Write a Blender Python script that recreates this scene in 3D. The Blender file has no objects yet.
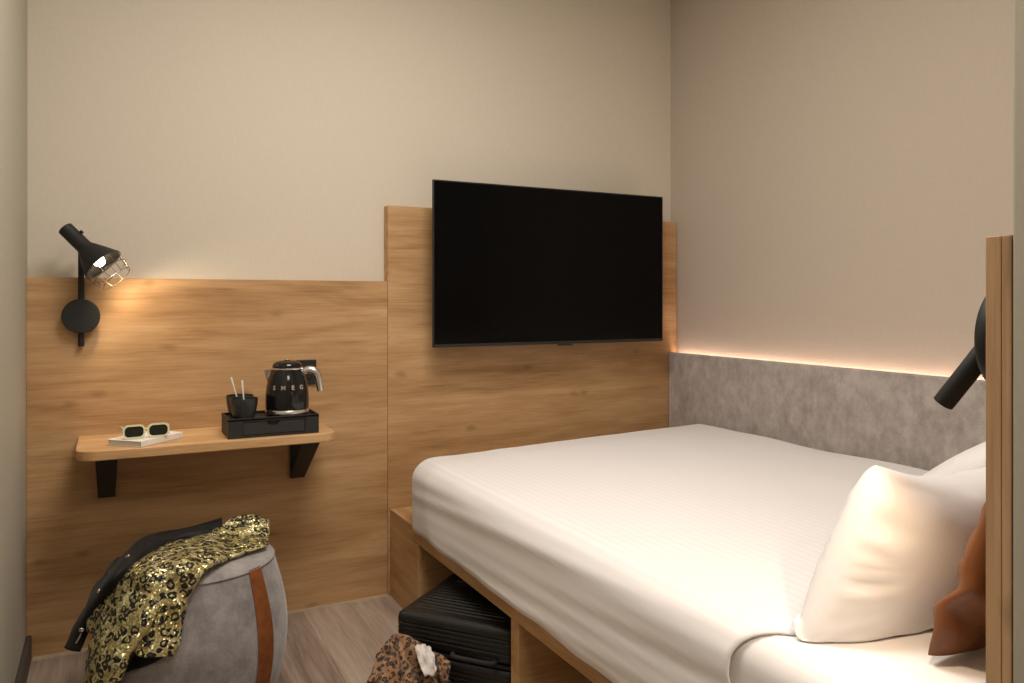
import bpy, bmesh, math, random
from mathutils import Vector, Matrix, Euler, noise
random.seed(7)
SC = bpy.context.scene
COL = SC.collection
PI = math.pi
sin, cos, rad = math.sin, math.cos, math.radians

# ------------------------------------------------------------------ materials
def lin(r, g, b):
    f = lambda c: (c/255/12.92) if c/255 <= .04045 else ((c/255+.055)/1.055)**2.4
    return (f(r), f(g), f(b), 1)

def mat(name):
    m = bpy.data.materials.new(name); m.use_nodes = True
    nt = m.node_tree
    return m, nt, nt.nodes['Principled BSDF']

def N(nt, t, **kw):
    n = nt.nodes.new(t)
    for k, v in kw.items(): setattr(n, k, v)
    return n

def link(nt, a, b): nt.links.new(a, b)

def coords(nt, scale=(1, 1, 1), loc=(0, 0, 0), rot=(0, 0, 0)):
    tc = N(nt, 'ShaderNodeTexCoord'); mp = N(nt, 'ShaderNodeMapping')
    mp.inputs['Scale'].default_value = scale; mp.inputs['Location'].default_value = loc
    mp.inputs['Rotation'].default_value = rot
    link(nt, tc.outputs['Object'], mp.inputs['Vector'])
    return mp.outputs['Vector']

def ntex(nt, vec, scale, detail=4, rough=.55, dist=0):
    n = N(nt, 'ShaderNodeTexNoise')
    n.inputs['Scale'].default_value = scale; n.inputs['Detail'].default_value = detail
    n.inputs['Roughness'].default_value = rough; n.inputs['Distortion'].default_value = dist
    link(nt, vec, n.inputs['Vector'])
    return n.outputs['Fac']

def ramp(nt, fac, stops):
    r = N(nt, 'ShaderNodeValToRGB'); e = r.color_ramp.elements
    e[0].position, e[0].color = stops[0]; e[1].position, e[1].color = stops[-1]
    for p, c in stops[1:-1]:
        k = e.new(p); k.color = c
    link(nt, fac, r.inputs['Fac'])
    return r.outputs['Color']

def bump(nt, b, h, strength=.2, dist=.002):
    n = N(nt, 'ShaderNodeBump'); n.inputs['Strength'].default_value = strength
    n.inputs['Distance'].default_value = dist
    link(nt, h, n.inputs['Height']); link(nt, n.outputs['Normal'], b.inputs['Normal'])

def mixc(nt, fac, a, b, mode='MIX'):
    m = N(nt, 'ShaderNodeMix', data_type='RGBA', blend_type=mode)
    for s, v in ((m.inputs[0], fac), (m.inputs[6], a), (m.inputs[7], b)):
        if hasattr(v, 'is_output'): link(nt, v, s)
        else: s.default_value = v
    return m.outputs[2]

def mth(nt, op, a, b=0.0):
    m = N(nt, 'ShaderNodeMath', operation=op)
    for s, v in ((m.inputs[0], a), (m.inputs[1], b)):
        if hasattr(v, 'is_output'): link(nt, v, s)
        else: s.default_value = v
    return m.outputs[0]

def plain(name, col, rough=.5, metal=0, nscale=60, amt=.06, bumps=.05, spec=.5):
    m, nt, b = mat(name)
    f = ntex(nt, coords(nt), nscale, 3)
    lo = tuple(c*(1-amt) for c in col[:3])+(1,); hi = tuple(min(1, c*(1+amt)) for c in col[:3])+(1,)
    link(nt, ramp(nt, f, [(.3, lo), (.7, hi)]), b.inputs['Base Color'])
    b.inputs['Roughness'].default_value = rough; b.inputs['Metallic'].default_value = metal
    b.inputs['Specular IOR Level'].default_value = spec
    if bumps: bump(nt, b, f, bumps, .001)
    return m

def wood(name, axis='x', seed=0.0, tone=1.0, cols=None):
    """oak laminate, grain along one axis"""
    m, nt, b = mat(name)
    a = 'xyz'.index(axis)
    def sc(along, across):
        s = [across]*3; s[a] = along; return tuple(s)
    cols = cols or [(150, 112, 72), (179, 139, 94), (196, 157, 111), (209, 173, 127)]
    C = [tuple(c*tone for c in lin(*k)[:3])+(1,) for k in cols]
    warp = coords(nt, (1, 1, 1), (seed, seed*.7, seed*1.3))
    big = ntex(nt, coords(nt, sc(.8, 5.0), (seed, seed, seed)), 1.6, 4, .55, .8)
    mid = ntex(nt, coords(nt, sc(1.5, 15), (seed*2, 3, seed)), 1.7, 6, .62, .5)
    fine = ntex(nt, coords(nt, sc(3.0, 120), (1, seed, 4)), 2.0, 4, .6, .1)
    s = mth(nt, 'ADD', mth(nt, 'MULTIPLY', big, .42), mth(nt, 'ADD', mth(nt, 'MULTIPLY', mid, .34), mth(nt, 'MULTIPLY', fine, .24)))
    col = ramp(nt, s, [(.35, C[0]), (.455, C[1]), (.545, C[2]), (.65, C[3])])
    # small knots, longer along the grain
    v = N(nt, 'ShaderNodeTexVoronoi', voronoi_dimensions='2D'); v.inputs['Scale'].default_value = 1.0
    v.inputs['Randomness'].default_value = 1
    tc = N(nt, 'ShaderNodeTexCoord'); sx = N(nt, 'ShaderNodeSeparateXYZ'); cb = N(nt, 'ShaderNodeCombineXYZ')
    link(nt, tc.outputs['Object'], sx.inputs[0])
    rest = [k for k in (0, 1, 2) if k != a]
    link(nt, mth(nt, 'ADD', mth(nt, 'MULTIPLY', sx.outputs[a], 2.1), seed*3+.3), cb.inputs[0])
    link(nt, mth(nt, 'ADD', mth(nt, 'MULTIPLY', mth(nt, 'ADD', sx.outputs[rest[0]], sx.outputs[rest[1]]), 4.4), seed*.4), cb.inputs[1])
    link(nt, cb.outputs[0], v.inputs['Vector'])
    k = ramp(nt, mth(nt, 'ADD', v.outputs['Distance'], mth(nt, 'MULTIPLY', ntex(nt, coords(nt, sc(6, 14)), 3, 3), .10)),
             [(.065, (1, 1, 1, 1)), (.125, (0, 0, 0, 1))])
    col = mixc(nt, mth(nt, 'MULTIPLY', k, .4), col, tuple(c*.55 for c in C[0][:3])+(1,))
    link(nt, col, b.inputs['Base Color'])
    b.inputs['Roughness'].default_value = .5; b.inputs['Specular IOR Level'].default_value = .35
    bump(nt, b, fine, .06, .001)
    return m

def fabric(name, c0, c1, nscale=6, weave=500, rough=.9, wv=(1, 1, 1), sheen=.3, b_s=.25, detail=6, rng=(.38, .62)):
    m, nt, b = mat(name)
    big = ntex(nt, coords(nt, wv), nscale, detail, .65)
    fine = ntex(nt, coords(nt), weave, 2)
    f = mth(nt, 'ADD', mth(nt, 'MULTIPLY', big, .75), mth(nt, 'MULTIPLY', fine, .25))
    link(nt, ramp(nt, f, [(rng[0], c0), (rng[1], c1)]), b.inputs['Base Color'])
    b.inputs['Roughness'].default_value = rough
    b.inputs['Sheen Weight'].default_value = sheen
    b.inputs['Specular IOR Level'].default_value = .2
    bump(nt, b, fine, b_s, .0012)
    return m

M = {}
M['wood_left'] = wood('oak_laminate_left', 'x', 1.3, .88)
M['wood_tv'] = wood('oak_laminate_tall', 'x', 5.9, .88)
M['wood_frame'] = wood('oak_laminate_bed', 'y', 3.1, .97)
M['wood_frame_x'] = wood('oak_laminate_bed_cross', 'x', 4.4, .97)
M['wood_shelf'] = wood('oak_shelf', 'x', 8.2, 1.02)
M['wood_head'] = wood('oak_headboard', 'z', 6.6, 1.0, [(150, 118, 84), (176, 141, 104), (190, 155, 116), (200, 166, 128)])
M['black'] = plain('black_powder_coat', (.012, .0115, .011, 1), .55, 0, 200, .1, .04, .4)
M['black_matte'] = plain('black_card_box', (.021, .0195, .018, 1), .6, 0, 250, .15, .08, .35)
M['drawer'] = plain('charcoal_card_drawer', (.028, .026, .024, 1), .6, 0, 250, .12, .06, .35)
M['black_gloss'] = plain('black_enamel', (.006, .006, .006, 1), .12, 0, 10, .02, 0)
M['black_cup'] = plain('black_ceramic', (.018, .018, .018, 1), .35, 0, 90, .1, .04)
M['chrome'] = plain('polished_steel', (.78, .76, .73, 1), .25, 1, 30, .03, 0)
M['wire'] = plain('bronze_wire', (.07, .052, .034, 1), .45, 1, 80, .05, 0)
M['case'] = plain('black_suitcase_shell', (.008, .0083, .0077, 1), .38, 0, 300, .15, .12, .45)
M['rubber'] = plain('black_rubber', (.01, .01, .01, 1), .8, 0, 100, .1, .05)
M['white_plastic'] = plain('white_plastic', (.78, .74, .68, 1), .4, 0, 50, .03, 0)
M['paper'] = plain('white_book_paper', (.74, .71, .64, 1), .7, 0, 200, .04, .05)
M['paper_edge'] = plain('book_page_edges', (.62, .59, .52, 1), .85, 0, 400, .12, .1)
M['frame_green'] = plain('pale_green_acetate', lin(214, 214, 172), .3, 0, 30, .04, 0)
M['lens'] = plain('dark_green_lens', (.018, .02, .014, 1), .08, 0, 20, .05, 0)
M['leather'] = plain('tan_leather', lin(164, 100, 56), .5, 0, 45, .2, .2, .4)
M['tv_bezel'] = plain('dark_tv_bezel', (.012, .012, .012, 1), .35, 0, 90, .05, 0)
M['tv_screen'] = plain('black_screen', (.0018, .0018, .0020, 1), .16, 0, 5, .02, 0, .10)
M['skirting'] = plain('dark_grey_skirting', lin(62, 55, 50), .55, 0, 80, .08, .03)
M['caulk'] = plain('pale_sealant', lin(190, 170, 138), .6, 0, 80, .05, .02)
M['black_lining'] = fabric('black_satin_lining', (.004, .004, .0045, 1), (.009, .0085, .009, 1), 20, 500, .6, sheen=.04)
M['brown_satin'] = plain('brown_satin', lin(112, 66, 32), .48, 0, 14, .16, .08, .5)
M['headboard_cloth'] = fabric('grey_velour', lin(144, 136, 130), lin(186, 177, 170), 17, 260, .95, (1, 1, .75), .35, .35, 10, (.36, .66))
M['pouf_cloth'] = fabric('grey_pouf_velvet', lin(108, 104, 103), lin(154, 149, 147), 17, 300, .9, (1, 1, .8), .35, .3, 8, (.36, .66))
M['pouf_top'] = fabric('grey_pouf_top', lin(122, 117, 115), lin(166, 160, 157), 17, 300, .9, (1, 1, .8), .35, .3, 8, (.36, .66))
M['pillow'] = fabric('white_pillow_cotton', (.79, .768, .752, 1), (.84, .818, .802, 1), 8, 500, .85, sheen=.15, b_s=.08)
M['sheet'] = fabric('white_sheet_cotton', (.79, .768, .752, 1), (.84, .818, .802, 1), 8, 500, .85, sheen=.15, b_s=.08)
M['white_ribbon'] = fabric('off_white_lining', (.52, .48, .43, 1), (.66, .62, .56, 1), 30, 500, .8, sheen=.1)

def wallpaint(name, col):
    m, nt, b = mat(name)
    f = ntex(nt, coords(nt, (60, 60, 2.5)), 8, 3)
    g = ntex(nt, coords(nt, (2.5, 2.5, 60)), 8, 3)
    s = mth(nt, 'ADD', mth(nt, 'MULTIPLY', f, .6), mth(nt, 'MULTIPLY', g, .4))
    lo = tuple(c*.965 for c in col[:3])+(1,); hi = tuple(c*1.03 for c in col[:3])+(1,)
    link(nt, ramp(nt, s, [(.4, lo), (.6, hi)]), b.inputs['Base Color'])
    b.inputs['Roughness'].default_value = .88; b.inputs['Specular IOR Level'].default_value = .25
    bump(nt, b, s, .12, .001)
    return m
M['wall'] = wallpaint('greige_vinyl_wall', lin(201, 192, 175))
M['wall_r'] = wallpaint('beige_vinyl_wall', lin(184, 172, 157))
M['wall_l'] = wallpaint('grey_green_wall', lin(172, 166, 150))
M['ceil'] = plain('white_ceiling', lin(225, 220, 210), .9, 0, 60, .02, .05)

def duvet_mat():
    m, nt, b = mat('white_satin_stripe_cotton')
    tc = N(nt, 'ShaderNodeTexCoord'); sp = N(nt, 'ShaderNodeSeparateXYZ')
    link(nt, tc.outputs['Object'], sp.inputs[0])
    st = mth(nt, 'SINE', mth(nt, 'MULTIPLY', sp.outputs['X'], 2*PI/.024))
    st = mth(nt, 'MULTIPLY', mth(nt, 'ADD', st, 1), .5)
    s2 = ramp(nt, st, [(.35, (0, 0, 0, 1)), (.65, (1, 1, 1, 1))])
    col = mixc(nt, s2, (.775, .752, .737, 1), (.81, .787, .772, 1))
    link(nt, col, b.inputs['Base Color'])
    rr = N(nt, 'ShaderNodeMapRange'); rr.inputs['To Min'].default_value = .62; rr.inputs['To Max'].default_value = .85
    link(nt, s2, rr.inputs['Value']); link(nt, rr.outputs[0], b.inputs['Roughness'])
    b.inputs['Sheen Weight'].default_value = .15; b.inputs['Specular IOR Level'].default_value = .25
    f = ntex(nt, coords(nt), 500, 2)
    bump(nt, b, mth(nt, 'ADD', mth(nt, 'MULTIPLY', f, .4), s2), .05, .001)
    return m
M['duvet'] = duvet_mat()

def floor_mat():
    m, nt, b = mat('greige_oak_vinyl_planks')
    tc = N(nt, 'ShaderNodeTexCoord'); mp = N(nt, 'ShaderNodeMapping')
    mp.inputs['Rotation'].default_value = (0, 0, PI/2); mp.inputs['Location'].default_value = (.58, .07, 0)
    link(nt, tc.outputs['Object'], mp.inputs['Vector'])
    br = N(nt, 'ShaderNodeTexBrick'); br.offset = .37; br.squash = 1
    br.inputs['Scale'].default_value = 1; br.inputs['Brick Width'].default_value = 1.2; br.inputs['Row Height'].default_value = .18
    br.inputs['Mortar Size'].default_value = .0012; br.inputs['Bias'].default_value = 0
    br.inputs['Color1'].default_value = (0, 0, 0, 1); br.inputs['Color2'].default_value = (1, 1, 1, 1)
    br.inputs['Mortar'].default_value = (.3, .3, .3, 1)
    link(nt, mp.outputs[0], br.inputs['Vector'])
    g = ntex(nt, coords(nt, (14, 1.0, 14)), 1.6, 6, .65, .8)
    fine = ntex(nt, coords(nt, (90, 3, 90)), 2, 3)
    s = mth(nt, 'ADD', mth(nt, 'MULTIPLY', g, .62), mth(nt, 'ADD', mth(nt, 'MULTIPLY', fine, .20), mth(nt, 'MULTIPLY', br.outputs['Color'], .18)))
    col = ramp(nt, s, [(.34, lin(120, 103, 90)), (.50, lin(156, 138, 121)), (.68, lin(182, 164, 146))])
    col = mixc(nt, mth(nt, 'MULTIPLY', br.outputs['Fac'], .5), col, lin(96, 82, 70))
    link(nt, col, b.inputs['Base Color']); b.inputs['Roughness'].default_value = .52
    b.inputs['Specular IOR Level'].default_value = .35
    bump(nt, b, fine, .06, .001)
    return m
M['floor'] = floor_mat()

def leopard(name, base0, base1, spot, fill, scale, metal=0, rough=.6, sequin=False):
    m, nt, b = mat(name)
    wob = N(nt, 'ShaderNodeTexNoise'); wob.inputs['Scale'].default_value = scale*1.1; wob.inputs['Detail'].default_value = 2
    v0 = coords(nt)
    link(nt, v0, wob.inputs['Vector'])
    add = N(nt, 'ShaderNodeVectorMath', operation='MULTIPLY_ADD')
    link(nt, wob.outputs['Color'], add.inputs[0]); add.inputs[1].default_value = (.9/scale,)*3; link(nt, v0, add.inputs[2])
    vo = N(nt, 'ShaderNodeTexVoronoi'); vo.inputs['Scale'].default_value = scale; vo.inputs['Randomness'].default_value = .7
    link(nt, add.outputs[0], vo.inputs['Vector'])
    d = vo.outputs['Distance']
    ring = ramp(nt, d, [(.20, (0, 0, 0, 1)), (.24, (1, 1, 1, 1)), (.48, (1, 1, 1, 1)), (.53, (0, 0, 0, 1))])
    gap = ramp(nt, ntex(nt, coords(nt, loc=(4, 2, 1)), scale*1.2, 1), [(.37, (0, 0, 0, 1)), (.41, (1, 1, 1, 1))])
    mask = mth(nt, 'MULTIPLY', ring, gap)
    bg = ramp(nt, ntex(nt, v0, scale*.5, 3), [(.35, base0), (.65, base1)])
    inner = ramp(nt, d, [(.18, (1, 1, 1, 1)), (.24, (0, 0, 0, 1))])
    col = mixc(nt, inner, bg, fill)
    col = mixc(nt, mask, col, spot)
    link(nt, col, b.inputs['Base Color'])
    b.inputs['Roughness'].default_value = rough
    if sequin:
        inv = mth(nt, 'SUBTRACT', 1.0, mask)
        link(nt, mth(nt, 'MULTIPLY', inv, metal), b.inputs['Metallic'])
        sv = N(nt, 'ShaderNodeTexVoronoi'); sv.inputs['Scale'].default_value = 240
        link(nt, v0, sv.inputs['Vector'])
        ge = N(nt, 'ShaderNodeNewGeometry')
        ma = N(nt, 'ShaderNodeVectorMath', operation='MULTIPLY_ADD')
        sb = N(nt, 'ShaderNodeVectorMath', operation='SUBTRACT'); sb.inputs[1].default_value = (.5, .5, .5)
        link(nt, sv.outputs['Color'], sb.inputs[0]); link(nt, sb.outputs[0], ma.inputs[0])
        ma.inputs[1].default_value = (1.1, 1.1, 1.1); link(nt, ge.outputs['Normal'], ma.inputs[2])
        nn = N(nt, 'ShaderNodeVectorMath', operation='NORMALIZE'); link(nt, ma.outputs[0], nn.inputs[0])
        link(nt, nn.outputs[0], b.inputs['Normal'])
    else:
        bump(nt, b, ntex(nt, v0, 300, 2), .2, .001)
        b.inputs['Sheen Weight'].default_value = .2
    return m
M['sequin'] = leopard('gold_leopard_sequins', lin(184, 172, 112), lin(226, 218, 168), (.008, .007, .006, 1), lin(186, 176, 118), 44, .7, .34, True)
M['leopard'] = leopard('brown_leopard_cloth', lin(122, 84, 52), lin(156, 114, 76), (.012, .008, .006, 1), lin(84, 52, 32), 66, 0, .7)

def emit(name, col, strength):
    m, nt, b = mat(name)
    b.inputs['Base Color'].default_value = (.8, .8, .8, 1)
    b.inputs['Emission Color'].default_value = col; b.inputs['Emission Strength'].default_value = strength
    f = ntex(nt, coords(nt), 20, 1)
    b.inputs['Roughness'].default_value = .4
    return m
M['bulb'] = emit('lit_bulb', (1, .80, .55, 1), 30)
M['led'] = emit('warm_led_strip', (1, .72, .61, 1), 21)

SOFT = {M[k].name for k in ('duvet', 'pillow', 'sheet', 'brown_satin', 'sequin', 'black_lining', 'leopard', 'white_ribbon')}

# ------------------------------------------------------------------ mesh helpers
def obj(name, bm, m=None, parent=None, smooth=False, recalc=True):
    if recalc: bmesh.ops.recalc_face_normals(bm, faces=bm.faces)
    me = bpy.data.meshes.new(name); bm.to_mesh(me); bm.free()
    if smooth:
        me.polygons.foreach_set('use_smooth', [True]*len(me.polygons))
        if m is None or m.name not in SOFT: me.set_sharp_from_angle(angle=rad(42))
    o = bpy.data.objects.new(name, me); COL.objects.link(o)
    if m is not None: me.materials.append(m)
    if parent is not None:
        o.parent = parent; off = Vector((0, 0, 0)); q = parent
        while q is not None: off += q.location; q = q.parent
        me.transform(Matrix.Translation(-off))
    return o

def thing(name, label, cat, loc=(0, 0, 0), group=None):
    o = bpy.data.objects.new(name, None); COL.objects.link(o)
    o.location = loc; o.empty_display_size = .05
    o['label'] = label; o['category'] = cat
    if group: o['group'] = group
    return o

def tag(o, label, cat, group=None):
    o['label'] = label; o['category'] = cat
    if group: o['group'] = group
    return o

def struct(name, bm, m, label=None, cat=None):
    o = obj(name, bm, m); o['kind'] = 'structure'
    o['label'] = label; o['category'] = cat
    return o

def BM(): return bmesh.new()

def box(bm, lo, hi, bev=0, seg=2):
    t = BM()
    bmesh.ops.create_cube(t, size=1)
    s = [hi[i]-lo[i] for i in range(3)]; c = [(hi[i]+lo[i])/2 for i in range(3)]
    for v in t.verts: v.co = Vector((v.co[i]*s[i]+c[i] for i in range(3)))
    if bev: bmesh.ops.bevel(t, geom=t.edges[:], offset=bev, segments=seg, profile=.5, affect='EDGES')
    merge(bm, t); return bm

def merge(bm, t, mtx=None):
    if mtx is not None: bmesh.ops.transform(t, matrix=mtx, verts=t.verts)
    mp = {}
    for v in t.verts: mp[v] = bm.verts.new(v.co)
    for f in t.faces:
        try: bm.faces.new([mp[v] for v in f.verts])
        except ValueError: pass
    t.free()

def lathe(bm, prof, c=(0, 0, 0), seg=48, mtx=None, cap=True):
    """prof: list of (r,z); revolve about z"""
    t = BM(); rings = []
    for r, z in prof:
        if r < 1e-6: rings.append([t.verts.new((0, 0, z))])
        else: rings.append([t.verts.new((r*cos(2*PI*i/seg), r*sin(2*PI*i/seg), z)) for i in range(seg)])
    for a, b in zip(rings, rings[1:]):
        for i in range(seg):
            j = (i+1) % seg
            if len(a) == 1 and len(b) == 1: continue
            if len(a) == 1: t.faces.new((a[0], b[i], b[j]))
            elif len(b) == 1: t.faces.new((a[i], a[j], b[0]))
            else: t.faces.new((a[i], a[j], b[j], b[i]))
    if cap:
        for r in (rings[0], rings[-1]):
            if len(r) > 1: t.faces.new(r)
    m4 = Matrix.Translation(c)
    if mtx is not None: m4 = m4 @ mtx
    merge(bm, t, m4)

def tube(bm, pts, r, seg=12, closed=False, flat=None):
    pts = [Vector(p) for p in pts]; n = len(pts); t = BM(); rings = []
    up = None
    for i, p in enumerate(pts):
        if closed: d = (pts[(i+1) % n]-pts[i-1]).normalized()
        else: d = (pts[min(i+1, n-1)]-pts[max(i-1, 0)]).normalized()
        if up is None:
            up = Vector((0, 0, 1)) if abs(d.z) < .9 else Vector((1, 0, 0))
        x = d.cross(up).normalized(); up = x.cross(d).normalized()
        rr = r[i] if isinstance(r, (list, tuple)) else r
        rings.append([t.verts.new(p + x*rr*cos(2*PI*k/seg) + up*rr*sin(2*PI*k/seg)) for k in range(seg)])
    rng = range(n) if closed else range(n-1)
    for i in rng:
        a, b = rings[i], rings[(i+1) % n]
        for k in range(seg):
            t.faces.new((a[k], a[(k+1) % seg], b[(k+1) % seg], b[k]))
    if not closed:
        t.faces.new(rings[0]); t.faces.new(rings[-1])
    merge(bm, t)

def catmull(P, n):
    P = [Vector(p) for p in P]; out = []
    for i in range(len(P)-1):
        p0 = P[i-1] if i else P[0]*2-P[1]
        p1, p2 = P[i], P[i+1]
        p3 = P[i+2] if i+2 < len(P) else P[-1]*2-P[-2]
        for k in range(n):
            t = k/n
            out.append(.5*((2*p1)+(p2-p0)*t+(2*p0-5*p1+4*p2-p3)*t*t+(3*p1-p0-3*p2+p3)*t**3))
    out.append(P[-1]); return out

def loft(grid, nr=6, nc=6, disp=None, thick=.004):
    """smooth cloth sheet through a grid of 3-D points, given real thickness"""
    rows = [catmull(r, nc) for r in grid]
    colsn = [catmull([rows[i][j] for i in range(len(rows))], nr) for j in range(len(rows[0]))]
    W, Hh = len(colsn), len(colsn[0])
    bm = BM()
    V = [[bm.verts.new(colsn[j][i]) for j in range(W)] for i in range(Hh)]
    for i in range(Hh-1):
        for j in range(W-1): bm.faces.new((V[i][j], V[i][j+1], V[i+1][j+1], V[i+1][j]))
    bm.normal_update()
    if disp:
        new = {v: v.co + v.normal*disp(v.co) for v in bm.verts}
        for v, c in new.items(): v.co = c
    if thick: bmesh.ops.solidify(bm, geom=bm.faces[:], thickness=thick)
    return bm

def rbox_points(bm, lo, hi, r, nx, ny, nz):
    """subdivided rounded box, all six faces"""
    n = {}
    lo, hi = Vector(lo), Vector(hi)
    def vert(x, y, z):
        k = (round(x, 5), round(y, 5), round(z, 5))
        if k not in n:
            q = Vector((x, y, z))
            c = Vector((min(max(q[i], lo[i]+r), hi[i]-r) for i in range(3)))
            d = q-c
            if d.length > 1e-9: q = c+d.normalized()*r
            n[k] = bm.verts.new(q)
        return n[k]
    def lp(a, b, m): 
        # denser near the ends so the rounding stays round
        return [a+(b-a)*(.5-.5*cos(PI*i/m))*.35+(b-a)*(i/m)*.65 for i in range(m+1)]
    X, Y, Z = lp(lo.x, hi.x, nx), lp(lo.y, hi.y, ny), lp(lo.z, hi.z, nz)
    for A, B, f in ((X, Y, lambda a, b: (a, b, lo.z)), (X, Y, lambda a, b: (a, b, hi.z)),
                    (X, Z, lambda a, b: (a, lo.y, b)), (X, Z, lambda a, b: (a, hi.y, b)),
                    (Y, Z, lambda a, b: (lo.x, a, b)), (Y, Z, lambda a, b: (hi.x, a, b))):
        for i in range(len(A)-1):
            for j in range(len(B)-1):
                try: bm.faces.new([vert(*f(A[i], B[j])), vert(*f(A[i+1], B[j])), vert(*f(A[i+1], B[j+1])), vert(*f(A[i], B[j+1]))])
                except ValueError: pass
    bmesh.ops.recalc_face_normals(bm, faces=bm.faces[:])
    bm.normal_update()

def prism(bm, poly, axis, a, b, bev=0):
    """extrude a 2-D polygon along axis; poly coordinates are the two other axes in order"""
    def P(u, v, w):
        return {'x': (w, u, v), 'y': (u, w, v), 'z': (u, v, w)}[axis]
    t = BM()
    A = [t.verts.new(P(u, v, a)) for u, v in poly]; B = [t.verts.new(P(u, v, b)) for u, v in poly]
    t.faces.new(A); t.faces.new(B[::-1])
    for i in range(len(poly)):
        j = (i+1) % len(poly); t.faces.new((A[i], A[j], B[j], B[i]))
    bmesh.ops.recalc_face_normals(t, faces=t.faces)
    if bev: bmesh.ops.bevel(t, geom=t.edges[:], offset=bev, segments=2, profile=.5, affect='EDGES')
    merge(bm, t)

def aim(d):
    return Vector(d).normalized().to_track_quat('Z', 'Y').to_matrix().to_4x4()

# ------------------------------------------------------------------ room shell
XL, XR, YB, YF, ZC = -.245, 2.46, 3.05, -1.6, 2.75
struct('floor', box(BM(), (XL-.1, YF-.1, -.1), (XR+.1, YB+.1, 0)), M['floor'], 'greige wood plank floor', 'floor')
struct('ceiling', box(BM(), (XL-.1, YF-.1, ZC), (XR+.1, YB+.1, ZC+.1)), M['ceil'], 'white ceiling above the room', 'ceiling')
struct('wall_back', box(BM(), (XL-.1, YB, 0), (XR+.1, YB+.1, ZC)), M['wall'], 'greige wall behind the oak panels and the television', 'wall')
struct('wall_left', box(BM(), (XL-.1, YF, 0), (XL, YB, ZC)), M['wall_l'], 'grey green wall at the left edge', 'wall')
struct('wall_right', box(BM(), (XR, YF, 0), (XR+.1, YB, ZC)), M['wall_r'], 'beige wall beside the bed', 'wall')
struct('wall_front', box(BM(), (XL-.1, YF-.1, 0), (XR+.1, YF, ZC)), M['wall_l'], 'wall behind the camera', 'wall')
struct('wall_partition', box(BM(), (1.0, .42, 0), (XR, .575, ZC), .004), M['wall_l'], 'narrow end of the partition wall behind the bed head', 'wall')
struct('baseboard_left', box(BM(), (XL, YF, 0), (XL+.016, 2.998, .082), .003), M['skirting'], 'dark grey baseboard on the left wall', 'baseboard')
struct('trim_1', box(BM(), (XL+.018, 2.995, 0), (.99, 2.9995, .006)), M['caulk'], 'pale sealant line between oak panel and floor', 'trim')

# oak wall panels
o = obj('wall_panel', box(BM(), (XL+.0004, 3.0, .001), (.9898, 3.049, 1.26), .0012), M['wood_left'])
tag(o, 'long low oak wall panel behind the shelf and wire cage lamp', 'wall panel')
o = obj('wall_panel', box(BM(), (.991, 3.0, .001), (2.457, 3.049, 1.565), .0012), M['wood_tv'])
tag(o, 'taller oak wall panel behind the television and bed foot', 'wall panel')

# grey upholstered panel along the right wall, with the light strip behind its top edge
up = thing('upholstered_panel', 'grey velour panel along the right wall beside the bed, lit along its top', 'headboard panel', (2.43, 1.8, 0))
bm = BM(); box(bm, (2.404, .59, .02), (2.434, 2.996, .933), .006, 3)
obj('padding', bm, M['headboard_cloth'], up)
bt_ = obj('batten', box(BM(), (2.435, .62, .70), (2.458, 2.98, .885)), M['wood_frame'], up)
o = obj('light_strip', box(BM(), (2.441, .62, .886), (2.455, 2.985, .900)), M['led'], bt_); o['label'] = 'glowing warm light strip'

# ------------------------------------------------------------------ bed
YH = .608
hb = thing('headboard', 'upright oak headboard panel seen edge on at the right, carrying a reading lamp', 'headboard', (1.0, .59, 0))
obj('front_board', box(BM(), (1.0, .5885, .001), (2.40, YH, 1.2635), .0015), M['wood_head'], hb)
obj('back_board', box(BM(), (1.0, .5765, .001), (2.40, .5875, 1.2635), .0015), M['wood_head'], hb)

bed = thing('bed_frame', 'oak platform bed frame with open storage compartments under the mattress', 'bed frame', (1.0, 1.8, 0))
XF, XB = 1.0, 2.402
obj('platform', box(BM(), (XF, .612, .290), (XB, 2.998, .345), .002), M['wood_frame'], bed)
obj('foot_panel', box(BM(), (XF, 2.675, .001), (XF+.018, 2.997, .2895), .0015), M['wood_frame'], bed)
obj('side_board', box(BM(), (XF+.0185, 2.675, .001), (XB, 2.693, .2895), .0015), M['wood_frame_x'], bed)
obj('divider', box(BM(), (XF, 1.893, .001), (XB, 1.94, .2895), .0015), M['wood_frame_x'], bed)
obj('divider', box(BM(), (XF, 1.15, .001), (XB, 1.197, .2895), .0015), M['wood_frame_x'], bed)
obj('side_board', box(BM(), (XF, .613, .001), (XB, .633, .2895), .0015), M['wood_frame_x'], bed)
obj('back_board', box(BM(), (1.62, .635, .001), (1.638, 1.892, .2895), .0015), M['wood_frame'], bed)
obj('rear_board', box(BM(), (2.38, .635, .001), (2.398, 2.672, .2895), .0015), M['wood_frame'], bed)

# mattress in a fitted sheet
bm = BM(); rbox_points(bm, (1.002, .632, .3465), (2.382, 2.718, .586), .060, 40, 60, 16)
for v in bm.verts:
    if v.co.z > .45:
        v.co.z += .002*noise.noise(v.co*3.1)+.002
obj('mattress', bm, M['sheet'], None, True)
tag(bpy.data.objects['mattress'], 'mattress in a white fitted sheet, bare at the pillow end', 'mattress')

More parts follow.
